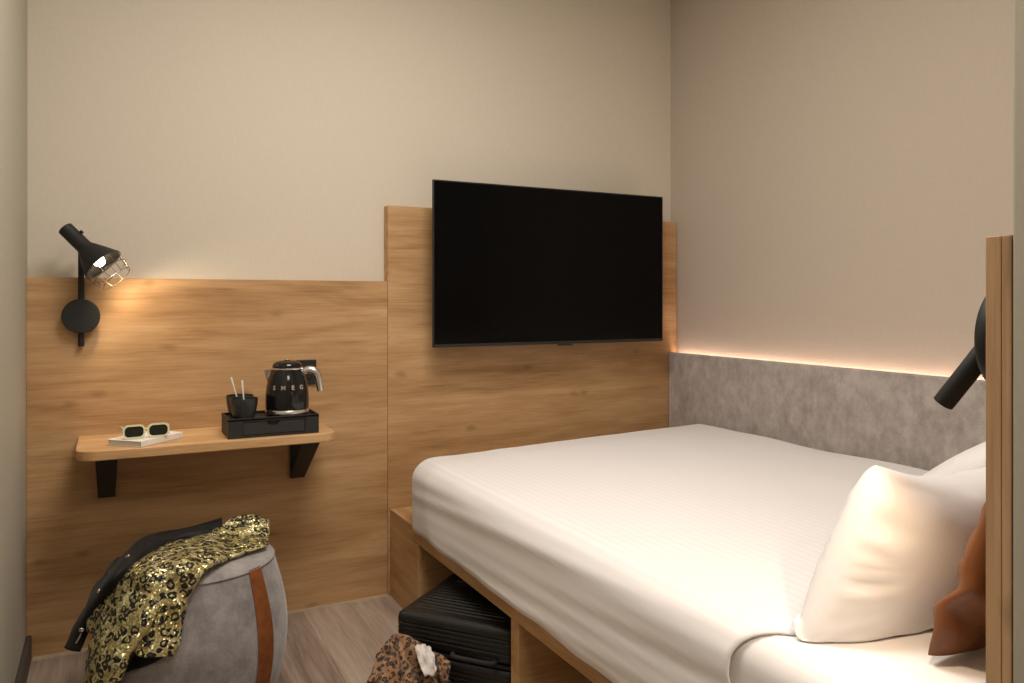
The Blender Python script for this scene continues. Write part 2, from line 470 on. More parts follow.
# duvet: draped shell over the mattress, open at the pillow end
def hem_y(x):
    return 1.07-.085*min(1, max(0, (x-.985)/.10))+.10*min(1, max(0, (x-1.10)/.16))
def duvet():
    bm = BM(); lo, hi = (.985, 0.70, .20), (2.4005, 2.762, .603)
    rbox_points(bm, lo, hi, .075, 60, 120, 30)
    bmesh.ops.delete(bm, geom=[f for f in bm.faces if f.calc_center_median().y < .995], context='FACES')
    bmesh.ops.delete(bm, geom=[f for f in bm.faces if f.calc_center_median().z < .332], context='FACES')
    bm.normal_update()
    new = {}
    for v in bm.verts:
        c = v.co.copy(); n = v.normal.copy(); d = 0
        wx = min(1, max(0, (c.x-1.0)/.35)); crown = sin(PI*min(1, max(0, (c.x-.99)/1.41)))**.7
        zt_ = min(1, max(0, (c.z-.40)/.15))
        c.z += zt_*(.016*crown*min(1, (2.80-c.y)/.25)*min(1, .35+(c.y-.99)/.4) + .034*max(0, c.x-1.15)/1.25 - .006)
        side = max(0, -n.x); foot = max(0, n.y)
        # long pulled creases along the side, softer ripples elsewhere
        d += side*min(1, (2.76-c.y)/.12)*(.0055*noise.noise((c.x*2, c.y*.8+1, c.z*30+c.y*2)) + .003*noise.noise((0, c.y*4, c.z*6)))
        d += foot*.004*noise.noise((c.x*4, 1, c.z*9))
        d += max(0, n.z)*(.0032*noise.noise((c.x*5, c.y*2.2, 0)) + .0011*noise.noise((c.x*16, c.y*7, 2)))
        # edge by the far wall rises and dips
        if c.x > 2.25: d += .013*noise.noise((3, c.y*3.2, 0))*(c.x-2.25)/.15*max(0, n.z)
        if side > .5 and c.z < .42: c.x += .012*sin(PI*min(1, (.42-c.z)/.14))*0
        c += n*d
        if c.z < .36: c.z += .008*noise.noise((c.y*6, c.x*3, 4))
        hem = hem_y(c.x)+.006*noise.noise((c.x*3.2, c.z*5, 1))
        hk = max(0, 1-(c.y-.995)/.05)*max(0, n.z); c.z -= .003*hk
        c.y += (hem-.995)*max(0, 1-(c.y-.995)/.35)
        # keep clear of the wall panel and frame top
        c.z = max(c.z, .329 if c.x < .990 else .3475)
        c.x = min(c.x, 2.4025)
        new[v] = c
    for v, c in new.items(): v.co = c
    bmesh.ops.solidify(bm, geom=bm.faces[:], thickness=.004)
    o = obj('duvet', bm, M['duvet'], None, True)
    for v in o.data.vertices:
        v.co.x = min(v.co.x, 2.4032); v.co.z = max(v.co.z, .327 if v.co.x < .9985 else .3462)
    return tag(o, 'smooth white striped duvet spread over the bed', 'duvet')
duvet()

def pillow(name, w, h, t, m, mtx, wr=.006, seed=0, sag=0.0, pinch=.035, n=64, rnd=.05):
    """closed stuffed pillow with seam edge and pointed corners, X width, Y height, Z thickness"""
    bm = BM(); V = {}
    for s in (1, -1):
        for i in range(n+1):
            for j in range(n+1):
                u, v = sin(PI*(i/n-.5)), sin(PI*(j/n-.5))
                edge = i in (0, n) or j in (0, n)
                if edge and s == -1: V[s, i, j] = V[1, i, j]; continue
                x = u*w/2*(1-pinch*(1-v*v)-rnd*v**6); y = v*h/2*(1-pinch*(1-u*u)-rnd*u**6)
                a = max(0, (1-u*u)*(1-v*v))
                z = s*t/2*(a**.42)
                if not edge:
                    q = 1-max(abs(u), abs(v))
                    k = min(1, q*9)
                    # creases run inwards from the seam
                    ang = math.atan2(v, u)
                    z += s*k*wr*(noise.noise((ang*6.5+seed, q*2.2, s*3+seed))*1.3*max(0, 1-q*2.6) + .3*noise.noise((x*6+seed, y*6, s)))
                y -= sag*(1-u*u)*max(0, v)
                V[s, i, j] = bm.verts.new((x, y, z))
        for i in range(n):
            for j in range(n):
                f = [V[s, i, j], V[s, i+1, j], V[s, i+1, j+1], V[s, i, j+1]]
                bm.faces.new(f if s == 1 else f[::-1])
    bmesh.ops.transform(bm, matrix=mtx, verts=bm.verts)
    o = obj(name, bm, m, None, True)
    return o

def frame(c, xdir, ydir):
    x = Vector(xdir).normalized(); z = x.cross(Vector(ydir)).normalized(); y = z.cross(x)
    return Matrix.Translation(c) @ Matrix((x, y, z)).transposed().to_4x4()

def settle(o):
    """soft things flatten where they meet the sheet or the duvet edge"""
    for v in o.data.vertices:
        x, y = v.co.x, v.co.y
        crown = sin(PI*min(1, max(0, (x-.99)/1.41)))**.7
        top = .613+.034*max(0, x-1.15)/1.25+.012*crown
        k = min(1, max(0, (y-hem_y(x)+.035)/.025))
        zf = .592 + (top-.592)*k
        if v.co.z < zf: v.co.z = zf + (v.co.z-zf)*.02

p1 = pillow('pillow', .60, .352, .20, M['pillow'], frame((1.382, .944, .720), (1, -.02, -.02), (0, -.16, .98)), .011, 2.3, .05)
for v in p1.data.vertices: v.co.x += .40*(v.co.z-.64)
settle(p1)
tag(p1, 'front white pillow standing upright against the brown cushion, lit by the reading lamp', 'pillow')
p2 = pillow('pillow', .60, .50, .17, M['pillow'], frame((2.065, 1.13, .770), (1, .02, 0), (0, -.78, .46)), .008, 7.1, .0)
settle(p2)
tag(p2, 'second white pillow lying farther back beside the grey wall panel', 'pillow')
cu = pillow('cushion', .46, .47, .09, M['brown_satin'], frame((1.414, .735, .798), (1, 0, -.08), (.09, -.34, .95)), .009, 4.2, .03, .05)
for v in cu.data.vertices:                       # one slack fold across the lower corner
    q_ = v.co.z-.715+.55*(v.co.x-1.22)
    v.co.y -= .014*math.exp(-(q_/.022)**2)-.010*math.exp(-((q_+.045)/.025)**2)
settle(cu)
tag(cu, 'brown satin cushion wedged between white pillow and headboard', 'cushion')

# reading lamp on the headboard
rl = thing('reading_lamp', 'black tilting spot reading lamp fixed to the headboard above the pillows', 'wall lamp', (1.105, YH, 1.125))
bm = BM(); lathe(bm, [(0, 0), (.079, 0), (.081, .003), (.081, .018), (.077, .024), (0, .026)], (1.094, YH+.001, 1.130), 56, aim((0, 1, 0)))
obj('wall_plate', bm, M['black'], rl, True)
bm = BM(); tube(bm, [(1.104, YH+.02, 1.142), (1.104, YH+.040, 1.142)], .009)
obj('joint', bm, M['black'], rl, True)
p0, pe = Vector((1.104, YH+.036, 1.146)), Vector((1.083, .720, 1.031))
ax = (pe-p0).normalized(); L = (pe-p0).length
bm = BM(); lathe(bm, [(0, -.03), (.0125, -.03), (.0145, -.027), (.0145, L), (.0125, L), (.0115, L-.012), (0, L-.012)], p0, 32, aim(ax))
rlh = obj('lamp_head', bm, M['black'], rl, True)
bm = BM(); lathe(bm, [(0, L-.0115), (.0105, L-.0115), (.009, L-.007), (0, L-.006)], p0, 24, aim(ax))
o = obj('bulb', bm, M['bulb'], rlh, True)

# ------------------------------------------------------------------ television
tv = thing('television', 'large black wall mounted television, switched off', 'television', (1.7, 2.9, 1.33))
tx0, tx1, tz0, tz1, ty = 1.137, 2.279, .995, 1.664, 2.88
bm = BM(); box(bm, (tx0, ty, tz0), (tx1, ty+.012, tz1), .003)
obj('bezel', bm, M['tv_bezel'], tv)
bm = BM(); box(bm, (tx0+.006, ty-.0008, tz0+.013), (tx1-.006, ty+.002, tz1-.006))
obj('screen', bm, M['tv_screen'], tv)
bm = BM(); box(bm, (tx0+.03, ty+.0125, tz0+.02), (tx1-.03, ty+.05, tz1-.05), .012)
obj('back_housing', bm, M['black_matte'], tv)
bm = BM(); box(bm, (1.55, ty+.051, 1.15), (1.85, 2.998, 1.5), .004)
obj('wall_mount', bm, M['black'], tv)
bm = BM(); box(bm, (1.715, ty+.001, tz0-.007), (1.790, ty+.010, tz0-.0005), .002)
obj('sensor_tab', bm, M['tv_bezel'], tv)

# ------------------------------------------------------------------ shelf and what stands on it
ST = .725
sh = thing('wall_shelf', 'floating oak wall shelf with rounded front corners on two black brackets', 'shelf', (.31, 2.99, ST))
def rounded_poly(x0, x1, y0, y1, r):
    P = [(x1, y1), (x0, y1)]
    for k in range(9):
        a = PI+PI/2*k/8; P.append((x0+r+r*cos(a), y0+r+r*sin(a)))
    for k in range(9):
        a = 1.5*PI+PI/2*k/8; P.append((x1-r+r*cos(a), y0+r+r*sin(a)))
    return P
bm = BM(); prism(bm, rounded_poly(-.094, .704, 2.668, 2.9985, .060), 'z', ST-.030, ST, .003)
obj('board', bm, M['wood_shelf'], sh)
def bracket(xc):
    bm = BM(); w = .0255; y0, z1, t = 2.9985, ST-.0305, .006
    # triangular bracket folded from flat bar: wall leaf, top leaf, slanting strut with tapered foot
    box(bm, (xc-w, y0-t, .515), (xc+w, y0, z1), .001)
    box(bm, (xc-w, 2.765, z1-t), (xc+w, y0-t, z1), .001)
    st = BM(); prism(st, [(2.765, z1-t), (2.765, z1-t-.014), (y0-t-.010, .512), (y0-t, .512), (y0-t, .524), (2.777, z1-t)], 'x', xc-w, xc+w)
    for v in st.verts:
        v.co.x = xc+(v.co.x-xc)*(1+.24*(v.co.z-.512)/(z1-.512))
    merge(bm, st)
    return obj('bracket', bm, M['black'], sh)
bracket(-.010); bracket(.630)

# black tray box with a drawer
bx = thing('tray_box', 'black hospitality tray box with a shallow drawer, on the right of the shelf', 'tray', (.493, 2.78, ST))
x0, x1, y0, y1, z0, z1 = .345, .642, 2.695, 2.868, ST+.0005, ST+.066
bm = BM()
box(bm, (x0, y0+.012, z0), (x1, y1, z1-.0080), .0015)                     # core
box(bm, (x0, y0, z0), (x1, y0+.0125, z0+.008)); box(bm, (x0, y0, z1-.012), (x1, y0+.0125, z1-.004))
box(bm, (x0, y0, z0+.008), (x0+.046, y0+.0125, z1-.012)); box(bm, (x1-.046, y0, z0+.008), (x1, y0+.0125, z1-.012))
box(bm, (x0, y0, z1-.0082), (x1, y0+.007, z1)); box(bm, (x0, y1-.007, z1-.0082), (x1, y1, z1))
box(bm, (x0, y0+.007, z1-.0082), (x0+.007, y1-.007, z1)); box(bm, (x1-.007, y0+.007, z1-.0082), (x1, y1-.007, z1))
obj('body', bm, M['black_matte'], bx)
xa, xb, za, zb = x0+.048, x1-.048, z0+.010, z1-.0142
xm = (xa+xb)/2-.005
notch = [(xm+.021, zb)] + [(xm+.021*cos(a), zb-.015*sin(a)) for a in [PI*k/10 for k in range(1, 10)]] + [(xm-.021, zb)]
bm = BM(); prism(bm, [(xa, zb), (xa, za), (xb, za), (xb, zb)] + notch, 'y', y0+.0025, y0+.010)
obj('drawer', bm, M['drawer'], bx)

# cups with stirrers
TZ = z1-.0078
def cup(cx, cy, label):
    c = thing('cup', label, 'cup', (cx, cy, TZ), 'black cups on the tray box')
    bm = BM(); n = 72
    prof = [(0, 0), (.030, 0), (.0335, .002), (.038, .020), (.0425, .045), (.0455, .069), (.0445, .0715), (.0425, .070), (.040, .045), (.034, .018), (.02, .006), (0, .005)]
    t = BM(); lathe(t, prof, (0, 0, 0), n)
    for v in t.verts:   # fine vertical flutes outside
        r = math.hypot(v.co.x, v.co.y)
        if r > .026 and v.co.z < .066 and v.co.z > .004:
            a = math.atan2(v.co.y, v.co.x); k = 1+.02*cos(a*24); v.co.x *= k; v.co.y *= k
    merge(bm, t, Matrix.Translation((cx, cy, TZ)))
    obj('bowl', bm, M['black_cup'], c, True)
    return c
cup(.400, 2.737, 'black ribbed cup in front of the pair, nearest the shelf edge')
cup(.400, 2.8275, 'black ribbed cup at the back of the pair, behind the front cup')
def stirrer(a, b, label):
    bm = BM(); tube(bm, [a, Vector(a).lerp(Vector(b), .75), b], [.0022, .0024, .0034], 8)
    o = obj('stirrer', bm, M['white_plastic'], None, True); return tag(o, label, 'stirrer', 'white stirrers in the cups')
stirrer((.404, 2.733, TZ+.010), (.3955, 2.745, TZ+.130), 'thin white stirrer leaning in the front cup, right of the two')
stirrer((.404, 2.822, TZ+.010), (.372, 2.832, TZ+.134), 'thin white stirrer leaning in the rear cup, left of the two')

# kettle
kc = Vector((.5515, 2.780, TZ-.0065))
KS = .968
kp_ = lambda P: [(r*KS, z) for r, z in P]
kt = thing('kettle', 'glossy black retro electric kettle with chrome handle, standing on the tray box', 'kettle', kc)
bm = BM(); lathe(bm, kp_([(0, .0067), (.064, .0067), (.066, .0085), (.066, .011), (.063, .013), (0, .013)]), kc, 56)
obj('power_base', bm, M['black_matte'], kt, True)
bm = BM(); lathe(bm, kp_([(0, .0135), (.073, .0135), (.0768, .017), (.0768, .025), (.075, .028), (0, .028)]), kc, 64)
o = obj('base_ring', bm, M['chrome'], kt, True); o['label'] = 'chrome base ring'
KP = [(.0, .0285), (.0745, .0285), (.0760, .036), (.0762, .055), (.0752, .080), (.0725, .105), (.0675, .128), (.0605, .150), (.0545, .164), (0, .165)]
bm = BM(); lathe(bm, kp_(KP), kc, 72)
obj('body', bm, M['black_gloss'], kt, True)
bm = BM(); lathe(bm, kp_([(0, .1655), (.0545, .1655), (.056, .168), (.0555, .171), (.052, .1725), (0, .1728)]), kc, 64)
o = obj('rim_ring', bm, M['chrome'], kt, True); o['label'] = 'chrome rim ring'
bm = BM(); lathe(bm, kp_([(0, .173), (.0515, .173), (.052, .177), (.049, .1845), (.040, .191), (.027, .195), (.012, .1963), (0, .1963)]), kc, 56)
o = obj('lid', bm, M['black_gloss'], kt, True)
bm = BM(); lathe(bm, [(0, .1965), (.009, .1965), (.0105, .1983), (.009, .2), (0, .2005)], kc, 24)
obj('lid_knob', bm, M['chrome'], o, True)['label'] = 'chrome lid knob'
hd = Vector((.92, -.25, 0)).normalized()          # handle direction
bm = BM()
hp = [kc+hd*r*KS+Vector((0, 0, z)) for r, z in ((.052, .152), (.066, .160), (.080, .162), (.094, .158), (.105, .144), (.111, .122), (.115, .098), (.117, .087))]
pts = catmull(hp, 5); rr = [.0110+.0030*sin(PI*i/(len(pts)-1)) for i in range(len(pts))]
tube(bm, pts, rr, 16)
o = obj('handle', bm, M['chrome'], kt, True); o['label'] = 'chrome handle'
sd = -hd
bm = BM()
sp = BM()
S = [(.066, .118, .012), (.0715, .138, .018), (.0755, .154, .019), (.077, .163, .016)]
prev = None; rings = []
side = Vector((-sd.y, sd.x, 0))
for r, z, w in S:
    c = kc+sd*r+Vector((0, 0, z))
    rings.append([sp.verts.new(c+side*w*s+sd*d) for s, d in ((-1, -.022), (-.55, -.004), (0, .0), (.55, -.004), (1, -.022))])
for a, b in zip(rings, rings[1:]):
    for k in range(4): sp.faces.new((a[k], a[k+1], b[k+1], b[k]))
bmesh.ops.solidify(sp, geom=sp.faces[:], thickness=.0025)
merge(bm, sp); o = obj('spout', bm, M['chrome'], kt, True); o['label'] = 'chrome spout'

# chrome letters across the kettle's belly
def letters(word, center, parent, m):
    face = Vector((-center.x, -center.y, 0)).normalized()       # faces the room
    a0 = math.atan2(face.y, face.x)
    zb = .100; R = .0735*KS
    for k, ch in enumerate(word):
        cu = bpy.data.curves.new('glyph', 'FONT'); cu.body = ch; cu.size = .0200; cu.extrude = .0009
        cu.align_x = 'CENTER'; cu.offset = .0007
        to = bpy.data.objects.new('glyph', cu); COL.objects.link(to)
        dg = bpy.context.evaluated_depsgraph_get()
        me = bpy.data.meshes.new_from_object(to.evaluated_get(dg))
        a = a0+rad((k-1.40)*26)
        n = Vector((cos(a), sin(a), .07)).normalized(); t = Vector((-sin(a), cos(a), 0)); u = n.cross(t)
        me.transform(Matrix.Translation(center+Vector((cos(a)*R, sin(a)*R, zb))) @ Matrix((t, u, n)).transposed().to_4x4())
        gb = BM(); gb.from_mesh(me)
        bpy.data.objects.remove(to); bpy.data.curves.remove(cu); bpy.data.meshes.remove(me)
        obj('letter', gb, m, parent)['label'] = 'chrome capital letter ' + ch
letters('SMEG', kc, kt, M['chrome'])

# socket plate behind the kettle
so = thing('wall_socket', 'black double socket plate on the oak panel behind the kettle', 'socket', (.665, 2.999, .908))
obj('plate', box(BM(), (.585, 2.990, .862), (.703, 2.9992, .956), .002), M['black'], so)
for xc in (.615, .672):
    bm = BM(); lathe(bm, [(.022, 0), (.022, .003), (.019, .003), (.018, -.004), (0, -.004)], (xc, 2.9898, .905), 32, aim((0, -1, 0)), cap=False)
    obj('outlet', bm, M['black_gloss'], so, True)

# book and sunglasses
BZ = ST+.0006
bk = thing('book', 'thin white book lying flat on the shelf under the sunglasses', 'book', (.1, 2.8, BZ))
bmtx = Matrix.Translation((.103, 2.789, BZ)) @ Matrix.Rotation(rad(46), 4, 'Z')
def bbox(lo, hi, bev=0.0008):
    b = BM(); box(b, lo, hi, bev); bmesh.ops.transform(b, matrix=bmtx, verts=b.verts); return b
bw, bh, bt = .094, .066, .018
o = obj('pages', bbox((-bw+.003, -bh+.0015, .0017), (bw-.003, bh-.003, bt-.0017)), M['paper_edge'], bk)
b = bbox((-bw, -bh, 0), (bw, bh, .0015)); c2 = bbox((-bw, -bh, bt-.0015), (bw, bh, bt)); merge(b, c2)
c3 = bbox((-bw, -bh-.0012, 0), (bw, -bh, bt), .0004); merge(b, c3)
cv = obj('cover', b, M['paper'], bk)
o = obj('spine_mark', bbox((bw-.016, -bh-.0019, bt*.35), (bw-.010, -bh-.0013, bt*.75), .0002), M['frame_green'], cv)
o['label'] = 'small olive mark on the spine'

sg = thing('sunglasses', 'pale green rectangular sunglasses with dark lenses resting on the white book', 'sunglasses', (.105, 2.78, BZ+bt))
GZ = BZ+bt+.0008
gm = Matrix.Translation((.103, 2.742, GZ)) @ Matrix.Rotation(rad(6), 4, 'Z')
def rrect(cx, cz, w, h, r, n=8):
    P = []
    for qx, qz, a0 in ((1, 1, 0), (-1, 1, PI/2), (-1, -1, PI), (1, -1, 1.5*PI)):
        for k in range(n+1):
            a = a0+PI/2*k/n; P.append((cx+qx*(w/2-r)+r*cos(a), cz+qz*(h/2-r)+r*sin(a)))
    return P
bm = BM()
for cx in (-.0355, .0355):
    t = BM(); O = rrect(cx, .0215, .0655, .043, .016); I = rrect(cx, .0215, .055, .0335, .013)
    n = len(O)
    vs = [[t.verts.new((p[0], y, p[1])) for p in ring] for ring, y in ((O, -.003), (I, -.003), (I, .003), (O, .003))]
    for a in range(4):
        A, B = vs[a], vs[(a+1) % 4]
        for k in range(n): t.faces.new((A[k], A[(k+1) % n], B[(k+1) % n], B[k]))
    merge(bm, t, gm)
t = BM(); tube(t, [(-.006, 0, .026), (0, -.001, .029), (.006, 0, .026)], .0035, 10); merge(bm, t, gm)
ff = obj('front_frame', bm, M['frame_green'], sg)
for cx in (-.0355, .0355):
    bm = BM(); t = BM(); prism(t, rrect(cx, .0215, .0548, .0333, .013), 'y', -.0008, .0012); merge(bm, t, gm)
    obj('lens', bm, M['lens'], ff)['label'] = 'dark green tinted lens'
for s in (-1, 1):
    bm = BM(); t = BM()
    prism(t, [(.003, .037), (.003, .026), (.05, .024), (.09, .018), (.118, .004), (.122, .008), (.095, .028), (.05, .034)], 'x', s*.0645, s*.0685, .0008)
    merge(bm, t, gm); obj('temple', bm, M['frame_green'], sg)

# ------------------------------------------------------------------ caged wall lamp (left)
wl = thing('caged_lamp', 'black wall lamp with a wire cage shade, lit, above the shelf', 'wall lamp', (-.085, 2.99, 1.13))
lx = -.086
bm = BM(); lathe(bm, [(0, 0), (.055, 0), (.057, .003), (.057, .012), (.054, .016), (0, .017)], (lx, 2.975, 1.13), 56, aim((0, -1, 0)))
obj('wall_plate', bm, M['black'], wl, True)
bm = BM(); tube(bm, [(lx, 2.9865, 1.028), (lx, 2.9865, 1.20), (lx, 2.9865, 1.356)], .0095, 16)
obj('rod', bm, M['black'], wl, True)
hb0 = Vector((-.131, 2.927, 1.419)); rim = Vector((-.0205, 2.884, 1.299))
d = (rim-hb0).normalized(); LL = (rim-hb0).length
am = aim(d)
bm = BM(); tube(bm, [(lx, 2.9865, 1.350), (lx+.004, 2.95, 1.353), hb0+d*.085], .008, 12)
obj('pivot', bm, M['black'], wl, True)
s0 = LL*.54
bm = BM(); lathe(bm, [(0, 0), (.022, 0), (.024, .002), (.025, s0-.004), (.027, s0), (.046, s0+.035), (.0655, LL-.002), (.0665, LL),
                      (.0645, LL-.001), (.044, s0+.036), (.0235, s0+.004), (.022, s0-.02), (0, s0-.02)], hb0, 48, am)
shd = obj('shade', bm, M['black'], wl, True)
bm = BM(); pk = hb0+d*.045
up_ = (Vector((0, 0, 1))-d*d.z).normalized()
tube(bm, [pk+up_*.024, pk+up_*.032], .006, 12); obj('switch', bm, M['black'], shd, True)
bm = BM(); lathe(bm, [(0, s0-.019), (.012, s0-.019), (.013, s0+.002), (.0215, s0+.018), (.018, s0+.034), (.019, LL-.026), (.0175, LL-.014), (.012, LL-.004), (.006, LL), (0, LL+.001)], hb0, 32, am)
o = obj('bulb', bm, M['bulb'], shd, True); o['label'] = 'glowing round bulb'
e1 = d.orthogonal().normalized(); e2 = d.cross(e1)
def ringp(r, h, n=48): return [hb0+d*h+(e1*cos(2*PI*k/n)+e2*sin(2*PI*k/n))*r for k in range(n)]
bm = BM(); wr_ = .0012
tube(bm, ringp(.066, LL+.002), wr_, 6, True); tube(bm, ringp(.0595, LL+.032), wr_, 6, True); tube(bm, ringp(.051, LL+.062), wr_, 6, True)
for k in range(8):
    a = 2*PI*k/8+.2; r = e1*cos(a)+e2*sin(a)
    tube(bm, [hb0+d*(LL-.004)+r*.066, hb0+d*(LL+.032)+r*.0595, hb0+d*(LL+.062)+r*.051], wr_, 6)
obj('wire_cage', bm, M['wire'], shd, True)['label'] = 'thin bronze wire cage'
SHADE = (hb0, d, LL, s0)

# ------------------------------------------------------------------ pouf
pcx, pcy, prt, pzt, prb = .221, 2.455, .222, .42, .262
def prad(z): return prt+(prb-prt)*sin(PI*min(max(z/pzt, 0), 1))
po = thing('pouf', 'round grey velvet pouf with tan leather strap, under the sequin jacket', 'pouf', (pcx, pcy, 0))
pts = [(0, .002), (prt-.012, .002)] + [(prad(z)-(.004 if z < .006 else 0), max(z, .003)) for z in [pzt*k/30 for k in range(31)]]
pts[-1] = (prt-.001, pzt-.001)
bm = BM(); lathe(bm, pts + [(prt-.004, pzt), (0, pzt)], (pcx, pcy, 0), 96)
obj('body', bm, M['pouf_cloth'], po, True)
bm = BM(); lathe(bm, [(0, pzt+.0005), (prt-.003, pzt+.0005), (prt, pzt+.003), (prt-.003, pzt+.008), (prt-.018, pzt+.014), (prt-.06, pzt+.0175), (0, pzt+.0185)], (pcx, pcy, 0), 96)
obj('top_cushion', bm, M['pouf_top'], po, True)
bm = BM(); tube(bm, [(pcx+(prt+.0008)*cos(2*PI*k/96), pcy+(prt+.0008)*sin(2*PI*k/96), pzt+.0015) for k in range(96)], .0022, 6, True)
obj('piping', bm, M['pouf_cloth'], po, True)
def strap(a0, a1):
    bm = BM(); R = []
    zs = [.012+(pzt-.012-.004)*k/24 for k in range(25)]
    for i, z in enumerate(zs):
        f = z/pzt; w = 1-.12*f**3
        am_ = (a0+a1)/2; hw = (a1-a0)/2*w
        R.append([bm.verts.new((pcx+(prad(z)+.0035)*cos(rad(am_+hw*s)), pcy+(prad(z)+.0035)*sin(rad(am_+hw*s)), z)) for s in (-1, -.8, -.4, 0, .4, .8, 1)])
    for z, dr in ((pzt+.006, -.002),):
        R.append([bm.verts.new((pcx+(prt+dr+.003)*cos(rad((a0+a1)/2+(a1-a0)/2*.86*s)), pcy+(prt+dr+.003)*sin(rad((a0+a1)/2+(a1-a0)/2*.86*s)), z)) for s in (-1, -.8, -.4, 0, .4, .8, 1)])
    for a, b in zip(R, R[1:]):
        for k in range(6): bm.faces.new((a[k], a[k+1], b[k+1], b[k]))
    bmesh.ops.solidify(bm, geom=bm.faces[:], thickness=-.003)
    o = obj('strap', bm, M['leather'], po, True); o['label'] = 'tan leather strap'
strap(-57, -43.5); strap(123, 136.5)

# ------------------------------------------------------------------ sequin jacket draped over the pouf
jk = thing('jacket', 'gold leopard sequin jacket with black lining draped over the grey pouf', 'jacket', (.1, 2.4, .44))
A = [[(0.448, 2.56, 0.479), (0.446, 2.53, 0.464), (0.44, 2.5, 0.448), (0.418, 2.407, 0.452), (0.406, 2.421, 0.444)], [(0.397, 2.57, 0.495), (0.397, 2.53, 0.474), (0.394, 2.47, 0.456), (0.378, 2.375, 0.452), (0.364, 2.39, 0.444)], [(0.352, 2.57, 0.498), (0.352, 2.53, 0.474), (0.348, 2.46, 0.456), (0.336, 2.356, 0.452), (0.322, 2.371, 0.444)], [(0.309, 2.56, 0.478), (0.312, 2.51, 0.466), (0.312, 2.44, 0.452), (0.301, 2.335, 0.452), (0.283, 2.342, 0.444)], [(0.243, 2.532, 0.464), (0.249, 2.423, 0.478), (0.256, 2.32, 0.48), (0.262, 2.274, 0.462), (0.246, 2.298, 0.446)], [(0.18, 2.519, 0.464), (0.198, 2.397, 0.478), (0.213, 2.276, 0.48), (0.223, 2.222, 0.462), (0.209, 2.255, 0.446)], [(0.115, 2.449, 0.464), (0.141, 2.328, 0.478), (0.167, 2.201, 0.48), (0.195, 2.211, 0.433), (0.179, 2.229, 0.424)], [(0.057, 2.328, 0.464), (0.09, 2.229, 0.471), (0.132, 2.207, 0.439), (0.172, 2.206, 0.391), (0.154, 2.225, 0.382)], [(0.017, 2.315, 0.426), (0.053, 2.252, 0.414), (0.106, 2.206, 0.379), (0.16, 2.196, 0.344), (0.144, 2.216, 0.335)], [(-0.017, 2.347, 0.373), (0.025, 2.259, 0.365), (0.082, 2.203, 0.326), (0.154, 2.189, 0.301), (0.137, 2.208, 0.292)], [(-0.041, 2.383, 0.33), (0.007, 2.266, 0.33), (0.07, 2.203, 0.295), (0.147, 2.186, 0.278), (0.129, 2.207, 0.271)], [(-0.059, 2.432, 0.283), (-0.002, 2.268, 0.3), (0.066, 2.201, 0.274), (0.14, 2.186, 0.264), (0.122, 2.209, 0.259)]]
Lg = [[(0.314, 2.6, 0.492), (0.311, 2.55, 0.474), (0.307, 2.491, 0.46)], [(0.264, 2.6, 0.483), (0.257, 2.556, 0.474), (0.243, 2.535, 0.46)], [(0.186, 2.6, 0.475), (0.179, 2.539, 0.474), (0.175, 2.526, 0.46)], [(0.112, 2.58, 0.475), (0.111, 2.487, 0.474), (0.107, 2.447, 0.46)], [(0.068, 2.53, 0.465), (0.059, 2.385, 0.474), (0.053, 2.326, 0.46)], [(0.013, 2.5, 0.424), (0.009, 2.308, 0.454), (0.012, 2.329, 0.417)], [(-0.03, 2.48, 0.381), (-0.026, 2.357, 0.391), (-0.019, 2.36, 0.367)], [(-0.064, 2.46, 0.321), (-0.055, 2.399, 0.327), (-0.043, 2.399, 0.317)], [(-0.092, 2.44, 0.275), (-0.074, 2.4, 0.287), (-0.053, 2.42, 0.281)], [(-0.106, 2.42, 0.242), (-0.09, 2.39, 0.243), (-0.072, 2.39, 0.237)]]
Sg = [(0.092, 2.222, 0.426), (0.05, 2.23, 0.363), (0.005, 2.252, 0.294), (-0.018, 2.267, 0.223), (-0.035, 2.299, 0.14), (-0.042, 2.329, 0.097)]
Ug = [[(0.065, 2.244, 0.277), (0.104, 2.219, 0.274), (0.139, 2.206, 0.277)], [(0.051, 2.25, 0.246), (0.085, 2.227, 0.249), (0.122, 2.209, 0.256)], [(0.037, 2.261, 0.214), (0.069, 2.235, 0.228), (0.104, 2.216, 0.244)]]
wr1 = lambda c: .008*noise.noise((c.x*13, c.y*13, c.z*13))+.004*noise.noise((c.x*32+3, c.y*32, c.z*32))
wr2 = lambda c: .006*noise.noise((c.x*16+9, c.y*16, c.z*16))+.002*noise.noise((c.x*40, c.y*40, c.z*40))

def push_out(o):
    for v in o.data.vertices:
        p = v.co + jk.location; z = p.z
        r = Vector((p.x-pcx, p.y-pcy, 0)); rl_ = r.length
        need = prad(min(z, pzt))+.0065
        if z < pzt+.024 and rl_ < need:
            up_d, out_d = pzt+.024-z, need-rl_
            if up_d < out_d: v.co.z += up_d
            else: v.co += r.normalized()*out_d

